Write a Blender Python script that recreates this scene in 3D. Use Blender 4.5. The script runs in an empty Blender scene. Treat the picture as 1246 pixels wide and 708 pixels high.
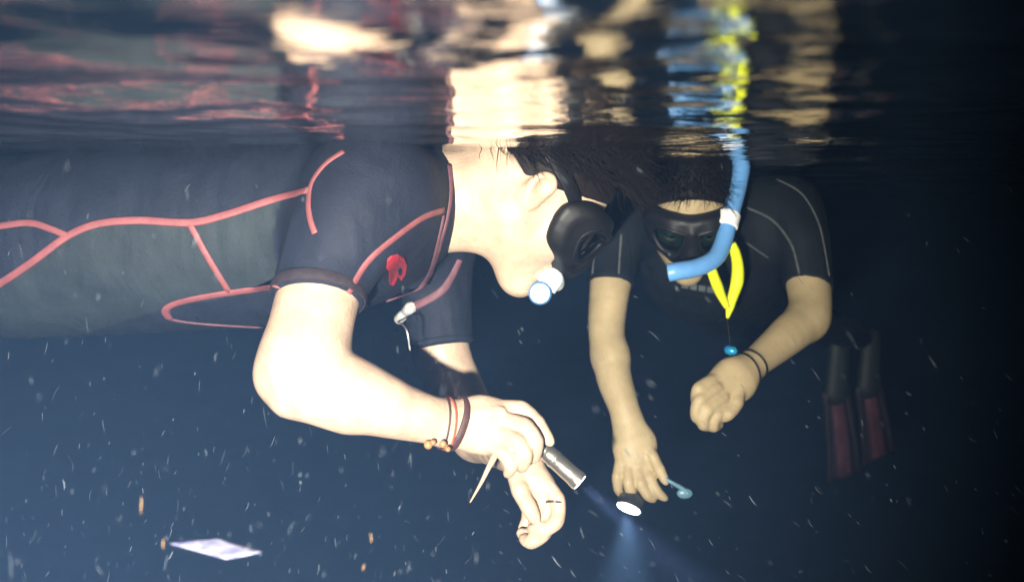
import bpy, bmesh, math, random
import numpy as np
from mathutils import Vector, Matrix

# ------------------------------------------------------------------ camera, world, light
random.seed(7); rng = np.random.default_rng(7)
S = bpy.context.scene
COL = S.collection
FPX, CX, CY = 1336.0, 623.0, 354.0            # focal length and centre of the photograph in its own pixels
PITCH = math.radians(3.5)
CAM = np.array([0.0, 0.0, -0.10])              # ten centimetres under the surface (z = 0)
RIGHT = np.array([1.0, 0, 0])
FWD = np.array([0, math.cos(PITCH), -math.sin(PITCH)])
UP = np.array([0, math.sin(PITCH), math.cos(PITCH)])

cam = bpy.data.cameras.new('camera'); camo = bpy.data.objects.new('camera', cam); COL.objects.link(camo)
camo.location = CAM; camo.rotation_euler = (math.pi/2 - PITCH, 0, 0)
cam.sensor_width = 36.0; cam.lens = 36.0*FPX/1246.0
cam.clip_start = 0.02; cam.clip_end = 500
cam.dof.use_dof = True; cam.dof.focus_distance = 1.5; cam.dof.aperture_fstop = 4.0
S.camera = camo

W = bpy.data.worlds.new('World'); S.world = W; W.use_nodes = True
nt = W.node_tree; nt.nodes.clear()
sky = nt.nodes.new('ShaderNodeTexSky'); sky.sky_type = 'NISHITA'; sky.sun_disc = False
sky.sun_elevation = math.radians(-4); sky.sun_rotation = math.radians(200)
bg = nt.nodes.new('ShaderNodeBackground'); bg.inputs['Strength'].default_value = 0.03
wo = nt.nodes.new('ShaderNodeOutputWorld')
nt.links.new(sky.outputs[0], bg.inputs[0]); nt.links.new(bg.outputs[0], wo.inputs[0])

def PX(px, py, d):                             # photo pixel + depth (m) -> point in the scene
    return CAM + d*(FWD + RIGHT*((px-CX)/FPX) + UP*((CY-py)/FPX))

def spot(name, loc, target, power, size_deg, blend, radius, color):
    l = bpy.data.lights.new(name, 'SPOT'); l.energy = power; l.spot_size = math.radians(size_deg)
    l.spot_blend = blend; l.shadow_soft_size = radius; l.color = color
    o = bpy.data.objects.new(name, l); COL.objects.link(o); o.location = loc
    v = Vector(target) - Vector(loc); o.rotation_euler = v.to_track_quat('-Z', 'Y').to_euler()
    return o
# the photographer's dive lamp, held below and left of the lens
spot('dive_lamp', (-0.16, -0.05, -0.275), PX(400, 490, 1.45), 415, 72, 1.0, 0.02, (1.0, 0.94, 0.83))

S.view_settings.view_transform = 'Standard'; S.view_settings.look = 'None'
S.view_settings.exposure = 0.0; S.view_settings.gamma = 1.0; S.view_settings.use_curve_mapping = False
S.render.engine = 'CYCLES'
S.cycles.use_denoising = True
S.cycles.caustics_reflective = False; S.cycles.caustics_refractive = False
S.cycles.use_adaptive_sampling = True; S.cycles.adaptive_threshold = 0.03
S.cycles.max_bounces = 6; S.cycles.volume_bounces = 0

# ------------------------------------------------------------------ materials
def mat(name, color, rough=0.6, var=0.0, scale=40, bump=0.0, bscale=200, metal=0.0, color2=None, sss=0.0,
        trans=0.0, ior=1.45, emit=0.0, spec=0.5, stretch=(1, 1, 1), sheen=0.0, fold=0.0):
    m = bpy.data.materials.new(name); m.use_nodes = True; n = m.node_tree; b = n.nodes['Principled BSDF']
    b.inputs['Base Color'].default_value = (*color, 1); b.inputs['Roughness'].default_value = rough
    b.inputs['Metallic'].default_value = metal; b.inputs['IOR'].default_value = ior
    b.inputs['Transmission Weight'].default_value = trans
    b.inputs['Specular IOR Level'].default_value = spec
    b.inputs['Sheen Weight'].default_value = sheen
    if sss:
        b.inputs['Subsurface Weight'].default_value = sss
        b.inputs['Subsurface Radius'].default_value = (1.0, 0.35, 0.15); b.inputs['Subsurface Scale'].default_value = 0.006
    if emit:
        b.inputs['Emission Color'].default_value = (*color, 1); b.inputs['Emission Strength'].default_value = emit
    tc = n.nodes.new('ShaderNodeTexCoord'); mp = n.nodes.new('ShaderNodeMapping')
    mp.inputs['Scale'].default_value = stretch
    n.links.new(tc.outputs['Object'], mp.inputs['Vector'])
    if var or color2:
        no = n.nodes.new('ShaderNodeTexNoise'); no.inputs['Scale'].default_value = scale
        no.inputs['Detail'].default_value = 6; no.inputs['Roughness'].default_value = 0.6
        n.links.new(mp.outputs[0], no.inputs['Vector'])
        rp = n.nodes.new('ShaderNodeValToRGB')
        c2 = color2 or tuple(min(1, c*(1+var)) for c in color); c1 = color if color2 else tuple(c*(1-var) for c in color)
        rp.color_ramp.elements[0].position = 0.32; rp.color_ramp.elements[1].position = 0.68
        rp.color_ramp.elements[0].color = (*c1, 1); rp.color_ramp.elements[1].color = (*c2, 1)
        n.links.new(no.outputs['Fac'], rp.inputs[0]); n.links.new(rp.outputs[0], b.inputs['Base Color'])
    if bump:
        nb = n.nodes.new('ShaderNodeTexNoise'); nb.inputs['Scale'].default_value = bscale; nb.inputs['Detail'].default_value = 5
        n.links.new(mp.outputs[0], nb.inputs['Vector'])
        bp = n.nodes.new('ShaderNodeBump'); bp.inputs['Strength'].default_value = bump; bp.inputs['Distance'].default_value = 0.002
        n.links.new(nb.outputs['Fac'], bp.inputs['Height']); n.links.new(bp.outputs[0], b.inputs['Normal'])
        if fold:                                             # creases in the cloth
            m2 = n.nodes.new('ShaderNodeMapping'); m2.inputs['Scale'].default_value = (1.0, .5, .33); m2.inputs['Rotation'].default_value = (0, .5, 0)
            n.links.new(tc.outputs['Object'], m2.inputs['Vector'])
            nf = n.nodes.new('ShaderNodeTexNoise'); nf.inputs['Scale'].default_value = 17; nf.inputs['Detail'].default_value = 2; nf.inputs['Distortion'].default_value = .6
            bf = n.nodes.new('ShaderNodeBump'); bf.inputs['Strength'].default_value = fold; bf.inputs['Distance'].default_value = 0.02
            n.links.new(m2.outputs[0], nf.inputs['Vector']); n.links.new(nf.outputs['Fac'], bf.inputs['Height']); n.links.new(bf.outputs[0], bp.inputs['Normal'])
    return m

def lens_mat(name, tint, refl=0.12):
    m = bpy.data.materials.new(name); m.use_nodes = True; n = m.node_tree; n.nodes.clear()
    o = n.nodes.new('ShaderNodeOutputMaterial'); t = n.nodes.new('ShaderNodeBsdfTransparent'); g = n.nodes.new('ShaderNodeBsdfGlossy')
    x = n.nodes.new('ShaderNodeMixShader'); t.inputs[0].default_value = (*tint, 1); g.inputs['Roughness'].default_value = 0.08
    x.inputs[0].default_value = refl
    n.links.new(t.outputs[0], x.inputs[1]); n.links.new(g.outputs[0], x.inputs[2]); n.links.new(x.outputs[0], o.inputs[0])
    return m

M = {
 'skin_a': mat('fair_skin', (0.49, 0.355, 0.255), 0.42, 0.17, 34, 0.5, 210, spec=0.4, sss=0.25),
 'skin_b': mat('tanned_skin', (0.38, 0.295, 0.168), 0.5, 0.12, 24, 0.4, 240, spec=0.35, sss=0.2),
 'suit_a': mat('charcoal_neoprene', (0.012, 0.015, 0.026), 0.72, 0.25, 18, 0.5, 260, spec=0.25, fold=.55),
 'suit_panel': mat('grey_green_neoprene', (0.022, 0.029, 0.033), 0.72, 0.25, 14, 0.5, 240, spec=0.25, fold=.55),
 'suit_b': mat('black_lycra', (0.008, 0.010, 0.013), 0.7, 0.25, 18, 0.5, 260, spec=0.12, fold=.55),
 'hem': mat('worn_hem', (0.030, 0.022, 0.026), 0.75, 0.3, 60, 0.4, 300, spec=0.2),
 'pink': mat('pink_piping', (0.22, 0.066, 0.070), 0.6, 0.15, 60, 0.3, 400),
 'pinkdull': mat('faded_piping', (0.14, 0.060, 0.075), 0.7, 0.25, 60, 0.3, 400),
 'greyseam': mat('grey_stitching', (0.07, 0.075, 0.08), 0.8, 0.3, 120),
 'red': mat('red_print', (0.36, 0.02, 0.035), 0.5, 0.12, 80),
 'print': mat('pale_print', (0.10, 0.115, 0.12), 0.6, 0.2, 80),
 'hair_a': mat('dark_brown_hair', (0.011, 0.007, 0.005), 0.6, 0.4, 90, spec=0.15),
 'hair_b': mat('wet_dark_hair', (0.012, 0.009, 0.007), 0.65, 0.4, 90, spec=0.12),
 'rubber': mat('black_silicone', (0.006, 0.006, 0.007), 0.5, 0.2, 50, 0.2, 200, spec=.3),
 'smoke': mat('smoky_silicone', (0.007, 0.0065, 0.0065), 0.5, 0.2, 40, spec=.3),
 'blue': mat('blue_plastic', (0.12, 0.31, 0.64), 0.35, 0.12, 30, 0.15, 120),
 'clear': mat('milky_silicone', (0.75, 0.82, 0.88), 0.25, 0.06, 60),
 'white': mat('white_plastic', (0.85, 0.87, 0.88), 0.35, 0.05, 40),
 'yellow': mat('fluorescent_yellow_foam', (0.78, 0.86, 0.015), 0.55, 0.08, 60, 0.2, 260),
 'steel': mat('brushed_steel', (0.55, 0.52, 0.46), 0.28, 0.10, 60, 0.2, 160, metal=0.9),
 'gun': mat('dark_anodised_metal', (0.10, 0.10, 0.10), 0.35, 0.2, 60, 0.2, 160, metal=0.8),
 'zip': mat('zip_metal', (0.62, 0.62, 0.60), 0.35, 0.15, 90, metal=0.3),
 'leather': mat('brown_leather', (0.055, 0.022, 0.020), 0.6, 0.3, 80, 0.4, 300),
 'cord_red': mat('red_cord', (0.32, 0.055, 0.025), 0.8, 0.3, 200),
 'wood': mat('wooden_bead', (0.30, 0.15, 0.06), 0.5, 0.25, 90),
 'tan': mat('tan_cord', (0.50, 0.32, 0.20), 0.7, 0.15, 90),
 'lampglow': mat('lit_lens', (0.92, 0.96, 1.0), 0.3, emit=9.0),
 'bluegel': mat('pale_blue_gel', (0.10, 0.20, 0.27), 0.35, 0.1, 40),
 'bluemetal': mat('blue_iridescent_clip', (0.02, 0.10, 0.65), 0.2, 0.0, 80, color2=(0.03, 0.5, 0.55), metal=0.4),
 'finred': mat('dark_red_rubber', (0.11, 0.040, 0.058), 0.6, 0.5, 14),
 'finblack': mat('black_fin_rubber', (0.024, 0.016, 0.022), 0.6, 0.3, 20),
 'fingrey': mat('grey_fin_rubber', (0.016, 0.021, 0.020), 0.6, 0.3, 20),
 'scrap': mat('white_plastic_film', (0.07, 0.08, 0.20), 0.3, 0.0, 70, color2=(0.34, 0.32, 0.38), stretch=(1, 1, 4)),
 'fleck': mat('plankton', (0.075, 0.09, 0.11), 0.7, 0.4, 3),
 'fleck_tan': mat('tan_flake', (0.22, 0.13, 0.05), 0.7, 0.2, 3),
 'eye': mat('eyeball', (0.75, 0.72, 0.68), 0.2), 'iris': mat('iris', (0.03, 0.018, 0.010), 0.2),
 'sand': mat('silty_seabed', (0.07, 0.075, 0.07), 0.95, 0.35, 0.6, 0.4, 8),
 'lens_a': lens_mat('mask_glass', (0.45, 0.48, 0.50), 0.10),
 'lens_b': lens_mat('tinted_mask_glass', (0.34, 0.46, 0.46), 0.10),
}

# ------------------------------------------------------------------ object helpers
def tag(o, label=None, cat=None, group=None, kind=None):
    for k, v in (('label', label), ('category', cat), ('group', group), ('kind', kind)):
        if v: o[k] = v
    return o
def empty(name, loc, label, cat, group=None):
    o = bpy.data.objects.new(name, None); COL.objects.link(o); o.location = Vector(loc); o.empty_display_size = 0.05
    bpy.context.view_layer.update()
    return tag(o, label, cat, group)
def link(name, me, material, parent=None, smooth=True):
    o = bpy.data.objects.new(name, me); COL.objects.link(o)
    for m in (material if isinstance(material, (list, tuple)) else [material]): me.materials.append(m)
    if smooth: me.polygons.foreach_set('use_smooth', [True]*len(me.polygons))
    if parent is not None:
        o.parent = parent
        base = parent
        off = Vector((0, 0, 0))
        while base is not None:
            off += base.location; base = base.parent
        if parent.type == 'EMPTY': o.matrix_parent_inverse = Matrix.Translation(-off)
    return o
def from_py(name, verts, faces):
    me = bpy.data.meshes.new(name); me.from_pydata([tuple(map(float, v)) for v in verts], [], [tuple(map(int, f)) for f in faces]); me.update()
    return me
def unit(v): v = np.asarray(v, float); return v/(np.linalg.norm(v)+1e-12)
def catmull(pts, n=6):
    P = np.array(pts, float)
    if len(P) < 3: n0 = np.linspace(0, 1, n+1)[:, None]; return P[0]*(1-n0)+P[-1]*n0
    Q = np.vstack([2*P[0]-P[1], P, 2*P[-1]-P[-2]]); out = []
    for i in range(1, len(Q)-2):
        for t in np.linspace(0, 1, n, endpoint=False):
            a, b, c, d = Q[i-1], Q[i], Q[i+1], Q[i+2]
            out.append(0.5*((2*b)+(-a+c)*t+(2*a-5*b+4*c-d)*t*t+(-a+3*b-3*c+d)*t**3))
    out.append(P[-1]); return np.array(out)
def frames(P):
    T = np.gradient(P, axis=0); T /= np.linalg.norm(T, axis=1)[:, None]+1e-12
    n = np.cross(T[0], [0.3, 0.2, 0.93]); n /= np.linalg.norm(n)+1e-12; N = [n]
    for t in T[1:]:
        n = N[-1]-t*np.dot(N[-1], t); N.append(n/(np.linalg.norm(n)+1e-12))
    N = np.array(N); return T, N, np.cross(T, N)
def tube_data(P, R, k=10, closed=False, flat=None, nrm=None, caps=True):
    """P points, R radii; flat=(w,h) factors on the two cross axes; nrm = normals the second axis follows"""
    P = np.array(P, float); R = np.broadcast_to(np.array(R, float), (len(P),))
    T, N, B = frames(P)
    if closed:
        T = np.roll(P, -1, 0)-np.roll(P, 1, 0); T /= np.linalg.norm(T, axis=1)[:, None]
    if nrm is not None:
        B = np.array(nrm, float); B -= T*np.sum(B*T, 1)[:, None]; B /= np.linalg.norm(B, axis=1)[:, None]+1e-12; N = np.cross(B, T)
    w, h = flat or (1, 1)
    a = np.arange(k)*2*math.pi/k
    V = (P[:, None]+R[:, None, None]*(N[:, None]*np.cos(a)[None, :, None]*w+B[:, None]*np.sin(a)[None, :, None]*h)).reshape(-1, 3)
    F = []; n = len(P)
    for i in range(n if closed else n-1):
        j = (i+1) % n
        for q in range(k): F.append((i*k+q, i*k+(q+1) % k, j*k+(q+1) % k, j*k+q))
    if caps and not closed: F.append(tuple(range(k))[::-1]); F.append(tuple((n-1)*k+q for q in range(k)))
    return V, F
def tube(name, P, R, material, parent=None, **kw):
    V, F = tube_data(P, R, **kw); return link(name, from_py(name, V, F), material, parent)
def lathe(name, A, B, prof, material, parent=None, k=28):
    """surface of revolution about A->B; prof = [(t along 0..1, radius)]"""
    A, B = np.array(A), np.array(B); P = [A+(B-A)*t for t, _ in prof]; ax = unit(B-A)
    n = unit(np.cross(ax, [0.2, 0.3, 0.9])); b = np.cross(ax, n); V = []; F = []
    a = np.arange(k)*2*math.pi/k
    for p, (t, r) in zip(P, prof): V += [p+r*(n*math.cos(x)+b*math.sin(x)) for x in a]
    for i in range(len(prof)-1):
        for q in range(k): F.append((i*k+q, i*k+(q+1) % k, (i+1)*k+(q+1) % k, (i+1)*k+q))
    F.append(tuple(range(k))[::-1]); F.append(tuple((len(prof)-1)*k+q for q in range(k)))
    o = link(name, from_py(name, V, F), material, parent)
    sharp = o.data.attributes.new('sharp_edge', 'BOOLEAN', 'EDGE')
    me = o.data; vs = np.array([v.co[:] for v in me.vertices])
    fn = {}
    for p in me.polygons:
        for e in p.edge_keys: fn.setdefault(e, []).append(np.array(p.normal))
    for e in me.edges:
        q = fn.get(tuple(sorted(e.vertices)), [])
        if len(q) == 2 and np.dot(q[0], q[1]) < 0.7: sharp.data[e.index].value = True
    return o

# ------------------------------------------------------------------ signed-distance bodies
class Prim:
    def __init__(self, kind, k, **a):
        self.kind, self.k, self.sub, self.a = kind, k, a.pop('sub', False), a
        if kind == 'cone':
            r = max(a['r1'], a['r2'])*max(1, a.get('s', 1)); self.lo = np.minimum(a['a'], a['b'])-r; self.hi = np.maximum(a['a'], a['b'])+r
        else:
            r = max(a['r']); self.lo = a['c']-r; self.hi = a['c']+r
    def d(s, p):
        a = s.a
        if s.kind == 'cone':
            q = p-a['a']; v = a['b']-a['a']; sc = 1.0
            if a.get('n') is not None:
                n = a['n']; f = 1/a['s']-1
                q = q+np.outer(q@n, n)*f; v = v+n*(v@n)*f; sc = min(1.0, a['s'])
            h = np.clip((q@v)/(v@v+1e-12), 0, 1)
            return (np.linalg.norm(q-h[:, None]*v, axis=1)-(a['r1']+(a['r2']-a['r1'])*h))*sc
        q = (p-a['c'])@a['ax'].T; r = np.array(a['r'])
        k0 = np.linalg.norm(q/r, axis=1); k1 = np.linalg.norm(q/(r*r), axis=1)+1e-9
        return k0*(k0-1)/k1
class Shape:
    """groups of smoothly joined primitives; each group may be cut by planes (point, normal) before it joins the rest"""
    def __init__(s): s.groups = []
    def group(s, prims, clips=(), k=0.02): s.groups.append((prims, clips, k)); return s
    def field(s, p, cull=None, block=None):
        """block=(centres, points per block): primitives are only tried on the blocks they reach"""
        tot = np.full(len(p), 9.0)
        for prims, clips, kg in s.groups:
            g = np.full(len(p), 9.0)
            for pr in prims:
                if cull is not None:
                    m = cull+pr.k; bc, nb = block
                    bi = np.nonzero(np.all((bc > pr.lo-m) & (bc < pr.hi+m), axis=1))[0]
                    if not len(bi): continue
                    ix = (bi[:, None]*nb+np.arange(nb)[None]).ravel()
                else: ix = slice(None)
                d = pr.d(p[ix]); c = g[ix]; k = pr.k
                if pr.sub:
                    e = -d; h = np.maximum(k-np.abs(c-e), 0)/k; g[ix] = np.maximum(c, e)+h*h*k/4
                else:
                    h = np.maximum(k-np.abs(c-d), 0)/k; g[ix] = np.minimum(c, d)-h*h*k/4
            for pt, n in clips: g = np.maximum(g, (p-pt)@n)
            h = np.maximum(kg-np.abs(tot-g), 0)/kg; tot = np.minimum(tot, g)-h*h*kg/4
        return tot
    def grad(s, p, e=0.003):
        g = np.stack([s.field(p+e*v)-s.field(p-e*v) for v in np.eye(3)], 1); return g/(np.linalg.norm(g, axis=1)[:, None]+1e-12)
    def bounds(s):
        pr = [q for g in s.groups for q in g[0] if not q.sub]
        return np.min([q.lo for q in pr], 0)-0.03, np.max([q.hi for q in pr], 0)+0.03
    def mesh(s, name, h):
        lo, hi = s.bounds(); H = 8
        nb = np.ceil((hi-lo)/(h*H)).astype(int)+1
        gi = np.stack(np.meshgrid(*[np.arange(n) for n in nb], indexing='ij'), -1).reshape(-1, 3)
        c = lo+(gi+0.5)*h*H
        d = s.field(c); act = gi[np.abs(d) < h*H*.95+0.004]
        D = (nb*H+2).astype(np.int64)
        off = np.stack(np.meshgrid(*[np.arange(H+1)]*3, indexing='ij'), -1).reshape(-1, 3)
        key = lambda g: (g[:, 0].astype(np.int64)*D[1]+g[:, 1])*D[2]+g[:, 2]
        g = (act[:, None]*H+off[None]).reshape(-1, 3)
        v = s.field(lo+g*h, cull=h*H*.6+.012, block=(lo+(act+.5)*h*H, len(off)))
        K, ix = np.unique(key(g), return_index=True); g = g[ix]; v = v[ix]
        def val(q):
            kk = key(q); j = np.clip(np.searchsorted(K, kk), 0, len(K)-1); return v[j], K[j] == kk
        cs = np.stack(np.meshgrid([0, 1], [0, 1], [0, 1], indexing='ij'), -1).reshape(-1, 3)
        cv = np.empty((len(g), 8)); ok = np.ones(len(g), bool)
        for i, o in enumerate(cs): cv[:, i], f = val(g+o); ok &= f
        ins = cv < 0; mix = ok & ins.any(1) & ~ins.all(1)
        cg, cvv = g[mix], cv[mix]
        acc = np.zeros((len(cg), 3)); cnt = np.zeros(len(cg))
        for i in range(8):
            for j in range(i+1, 8):
                if np.abs(cs[i]-cs[j]).sum() != 1: continue
                a, b = cvv[:, i], cvv[:, j]; m = (a < 0) != (b < 0)
                t = np.where(m, a/(a-b+1e-15), 0)
                acc += np.where(m[:, None], cs[i]+t[:, None]*(cs[j]-cs[i]), 0); cnt += m
        V = lo+(cg+acc/cnt[:, None])*h; CK = key(cg)
        F = []
        for ax in range(3):
            e = np.zeros(3, int); e[ax] = 1; u = np.roll(e, 1); w = np.roll(e, 2)
            v1, f1 = val(g+e); m = f1 & ((v < 0) != (v1 < 0)); gg = g[m]; flip = v[m] < 0
            quad = []; good = np.ones(len(gg), bool)
            for q in (gg-u-w, gg-w, gg, gg-u):
                kk = key(q); j = np.clip(np.searchsorted(CK, kk), 0, len(CK)-1); good &= CK[j] == kk; quad.append(j)
            Q = np.stack(quad, 1)[good]; fl = flip[good]
            Q[~fl] = Q[~fl][:, ::-1]; F.append(Q)
        F = np.vstack(F)
        me = bpy.data.meshes.new(name); me.vertices.add(len(V)); me.vertices.foreach_set('co', V.astype(np.float32).ravel())
        me.loops.add(F.size); me.loops.foreach_set('vertex_index', F.astype(np.int32).ravel())
        me.polygons.add(len(F)); me.polygons.foreach_set('loop_start', np.arange(len(F), dtype=np.int32)*4)
        me.update(calc_edges=True); me.validate()
        return me
def cone(a, b, r1, r2, k=0.02, n=None, s=1.0, sub=False):
    return Prim('cone', k, a=np.array(a, float), b=np.array(b, float), r1=r1, r2=r2, n=None if n is None else unit(n), s=s, sub=sub)
def ell(c, r, ax=None, k=0.02, sub=False):
    return Prim('ell', k, c=np.array(c, float), r=tuple(r), ax=np.eye(3) if ax is None else np.array(ax, float), sub=sub)
def limb(pts, k=0.02, n=4, nrm=None, s=1.0):
    """pts = (px, py, depth, radius in m): a chain of tapered pieces along a smooth line"""
    Q = catmull([[*PX(a, b, c), r] for a, b, c, r in pts], n)
    return [cone(Q[i][:3], Q[i+1][:3], Q[i][3], Q[i+1][3], k if i == 0 else .004, nrm, s) for i in range(len(Q)-1)]
def march(shape, pix, d0=0.9):
    """points of the shape that lie behind the given photo pixels, with their normals"""
    dirs = np.array([unit(PX(x, y, 1.0)-CAM) for x, y in pix]); t = np.full(len(dirs), d0)
    for _ in range(24):
        d = shape.field(CAM+dirs*t[:, None]); t += np.clip(d, -0.03, 0.5)*0.85
    P = CAM+dirs*t[:, None]; return P, shape.grad(P), np.abs(shape.field(P)) < 0.004
def seam(name, shape, pix, w, h, material, parent, d0=0.9, n=8, lift=0.0):
    pix = catmull([(x, y, 0) for x, y in pix], n)[:, :2]
    P, N, ok = march(shape, pix, d0); P, N = P[ok], N[ok]
    if len(P) < 3: print('SEAM LOST', name, pix[0]); return None
    for _ in range(2):
        P[1:-1] = (P[:-2]+2*P[1:-1]+P[2:])/4; N[1:-1] = (N[:-2]+2*N[1:-1]+N[2:])/4
    return tube(name, P+N*lift, 1.0, material, parent, k=8, flat=(w/2, h), nrm=N)
def ring_on(name, shape, a, b, t, w, h, material, parent, tilt=(0, 0, 0), lift=0.0, k=40, cut=None):
    """band lying round a limb whose axis runs a->b, at fraction t"""
    a, b = np.array(a), np.array(b); c = a+(b-a)*t; ax = unit(unit(b-a)+np.array(tilt))
    u = unit(np.cross(ax, [0.1, 0.2, 0.97])); v = np.cross(ax, u); A = np.linspace(0, 2*math.pi, k, endpoint=False)
    D = np.outer(np.cos(A), u)+np.outer(np.sin(A), v); r = np.full(k, 0.005)
    for _ in range(40): r += np.clip(-shape.field(c+D*r[:, None]), -0.01, 0.01)*0.6
    r = np.clip(r, 0.005, 0.09)
    for _ in range(2): r = (np.roll(r, 1)+2*r+np.roll(r, -1))/4
    P = c+D*(r+lift)[:, None]
    return tube(name, P, 1.0, material, parent, k=8, closed=True, flat=(w/2, h), nrm=D)
def patch(name, shape, poly, h, material, parent, d0=0.9):
    """flat print lying on the surface behind a small outline of photo pixels"""
    c = np.mean(poly, 0); n = len(poly); rings = [np.array(poly)*f+c*(1-f) for f in (1, .66, .33)]
    P, N, ok = march(shape, np.vstack(rings+[c[None]]), d0); nm = unit(N.mean(0))
    V = list(P[:n]-nm*0.002)+list(P+nm*h); F = []
    for i in range(n):
        j = (i+1) % n; F.append((i, j, n+j, n+i))
        for q in (1, 2): F.append((q*n+i, q*n+j, (q+1)*n+j, (q+1)*n+i))
        F.append((3*n+i, 3*n+j, 4*n))
    me = from_py(name, V, F); bm = bmesh.new(); bm.from_mesh(me); bmesh.ops.recalc_face_normals(bm, faces=bm.faces); bm.to_mesh(me); bm.free()
    return link(name, me, material, parent, smooth=False)

class Head:
    """head frame: l sideways, f forward (nose), u up (crown)"""
    def __init__(s, C, F, U, size=1.0):
        s.C = np.array(C); s.F = unit(F); s.U = unit(np.array(U)-s.F*np.dot(U, s.F)); s.L = np.cross(s.F, s.U); s.z = size
        s.ax = np.stack([s.L, s.F, s.U])
    def T(s, l, f, u): return s.C+s.z*(s.L*l+s.F*f+s.U*u)
    def e(s, c, r, k=0.02, sub=False): return ell(s.T(*c), [x*s.z for x in r], s.ax, k*s.z, sub)
    def c(s, a, b, r1, r2, k=0.015, sub=False): return cone(s.T(*a), s.T(*b), r1*s.z, r2*s.z, k*s.z, sub=sub)
    def prims(s):
        q = [s.e((0, -.012, .035), (.073, .094, .088), .03), s.e((0, .035, -.03), (.060, .058, .085), .04)]
        for m in (-1, 1):
            q += [s.c((m*.052, -.005, -.050), (0, .066, -.105), .020, .019, .03), s.e((m*.043, .062, -.028), (.022, .020, .024), k=.025),
                  s.c((m*.010, .090, .022), (m*.045, .076, .024), .009, .009, .015)]
        q += [s.e((0, .079, -.107), (.019, .016, .016), k=.02), s.c((0, .088, .018), (0, .106, -.022), .008, .010, .012),
              s.e((0, .106, -.028), (.016, .011, .009), k=.008), s.c((-.019, .083, -.064), (.019, .083, -.064), .0075, .0075, .006),
              s.c((-.015, .083, -.079), (.015, .083, -.079), .0085, .0085, .006)]
        for m in (-1, 1):
            q += [s.e((m*.032, .098, -.002), (.016, .014, .012), .010, sub=True)]
            q += [s.e((m*.076, -.008, -.004), (.007, .016, .028), .008)]
            hx = catmull([(m*.076, .004, .004), (m*.079, .003, .016), (m*.082, -.008, .022), (m*.085, -.019, .015), (m*.084, -.021, .000), (m*.080, -.013, -.017), (m*.076, -.003, -.026), (m*.074, .003, -.018)], 3)
            q += [s.c(hx[i], hx[i+1], .0042, .0042, .003) for i in range(len(hx)-1)]
            q += [s.e((m*.084, -.006, .000), (.006, .007, .010), .004, sub=True)]
        q += [s.c((-.018, .094, -.0715), (.018, .094, -.0715), .003, .003, .003, sub=True)]
        return q
    def eyes(s, parent):
        for m in (-1, 1):
            me = bpy.data.meshes.new('eye'); bm = bmesh.new()
            bmesh.ops.create_uvsphere(bm, u_segments=16, v_segments=12, radius=.0125*s.z); bmesh.ops.translate(bm, verts=bm.verts, vec=Vector(s.T(m*.032, .080, -.002)))
            bm.to_mesh(me); bm.free(); e = link('eye', me, M['eye'], parent)
            me = bpy.data.meshes.new('iris'); bm = bmesh.new()
            bmesh.ops.create_uvsphere(bm, u_segments=12, v_segments=8, radius=.0062*s.z); bmesh.ops.translate(bm, verts=bm.verts, vec=Vector(s.T(m*.032, .0875, -.004)))
            bm.to_mesh(me); bm.free(); link('iris', me, M['iris'], e)
    def hair(s, parent, material, flow, length, count, thick=.0006, droop=0.0, line=.030, low=-.2, spread=.28, below=.02):
        cap = Shape().group([s.e((0, -.012, .037), (.079, .100, .094))], [(s.T(0, .8*line, -.6*line), s.F*.8-s.U*.6), (s.T(0, 0, low), -s.U+s.F*.55)])
        me = cap.mesh('hair', .004); bm = bmesh.new(); bm.from_mesh(me)
        V = [list(v.co) for v in bm.verts]; F = [[v.index for v in f.verts] for f in bm.faces]; bm.free()
        r = np.random.default_rng(11)
        for i in range(count):
            n = r.normal(size=3); n /= np.linalg.norm(n)
            p = np.array([n[0]*.078, n[1]*.099-.012, n[2]*.093+.037])
            if .8*p[1]-.6*p[2] > line-.004 or -p[2]+p[1]*.55+low > -below or p[0] < -.05: continue
            p0 = s.T(*p); nn = unit(s.L*n[0]/.078+s.F*n[1]/.099+s.U*n[2]/.093)
            fl = unit(np.array(flow)+r.normal(size=3)*spread); fl = unit(fl-nn*min(0, np.dot(fl, nn))*.9)
            L = length*r.uniform(.45, 1.25); pts = []
            wob = r.normal(size=3)*.012
            for t in np.linspace(0, 1, 7):
                pts.append(p0+nn*(.004+.012*math.sin(t*1.6))+fl*L*t+wob*math.sin(t*3+i)*t+np.array([0, 0, -droop*L*t*t]))
            v, f = tube_data(pts, np.linspace(thick*1.6, thick*.3, 7), k=3, caps=False)
            b = len(V); V += v.tolist(); F += [[b+x for x in q] for q in f]
        return link('hair', from_py('hair', V, F), material, parent)
    def mask(s, label, frame_mat, skirt_mat, lens_material):
        t = empty('dive_mask', s.T(0, .1, 0), label, 'dive mask', 'masks worn by the two snorkellers')
        sk = []
        ctr = [(0, .102, .033), (.038, .094, .034), (.066, .070, .027), (.073, .052, .004), (.063, .066, -.030), (.036, .090, -.040), (.022, .100, -.046), (0, .108, -.049)]
        ctr = ctr+[(-a, b, c) for a, b, c in ctr[-2:0:-1]]
        ctr = [tuple(q) for q in catmull(ctr[-2:]+ctr+ctr[:3], 3)[6:6+3*len(ctr)]]; n = len(ctr)
        for i in range(n):
            a, b = ctr[i], ctr[(i+1) % n]
            sk.append(s.c(a, b, .0068, .0068, .012)); sk.append(s.c((a[0]*1.02, a[1]-.013, a[2]*1.02), (b[0]*1.02, b[1]-.013, b[2]*1.02), .0065, .0065, .012))
        sk.append(s.e((0, .112, -.030), (.019, .015, .022), k=.014))
        sk.append(s.c((0, .110, .020), (0, .114, -.020), .011, .012, .010))
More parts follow.
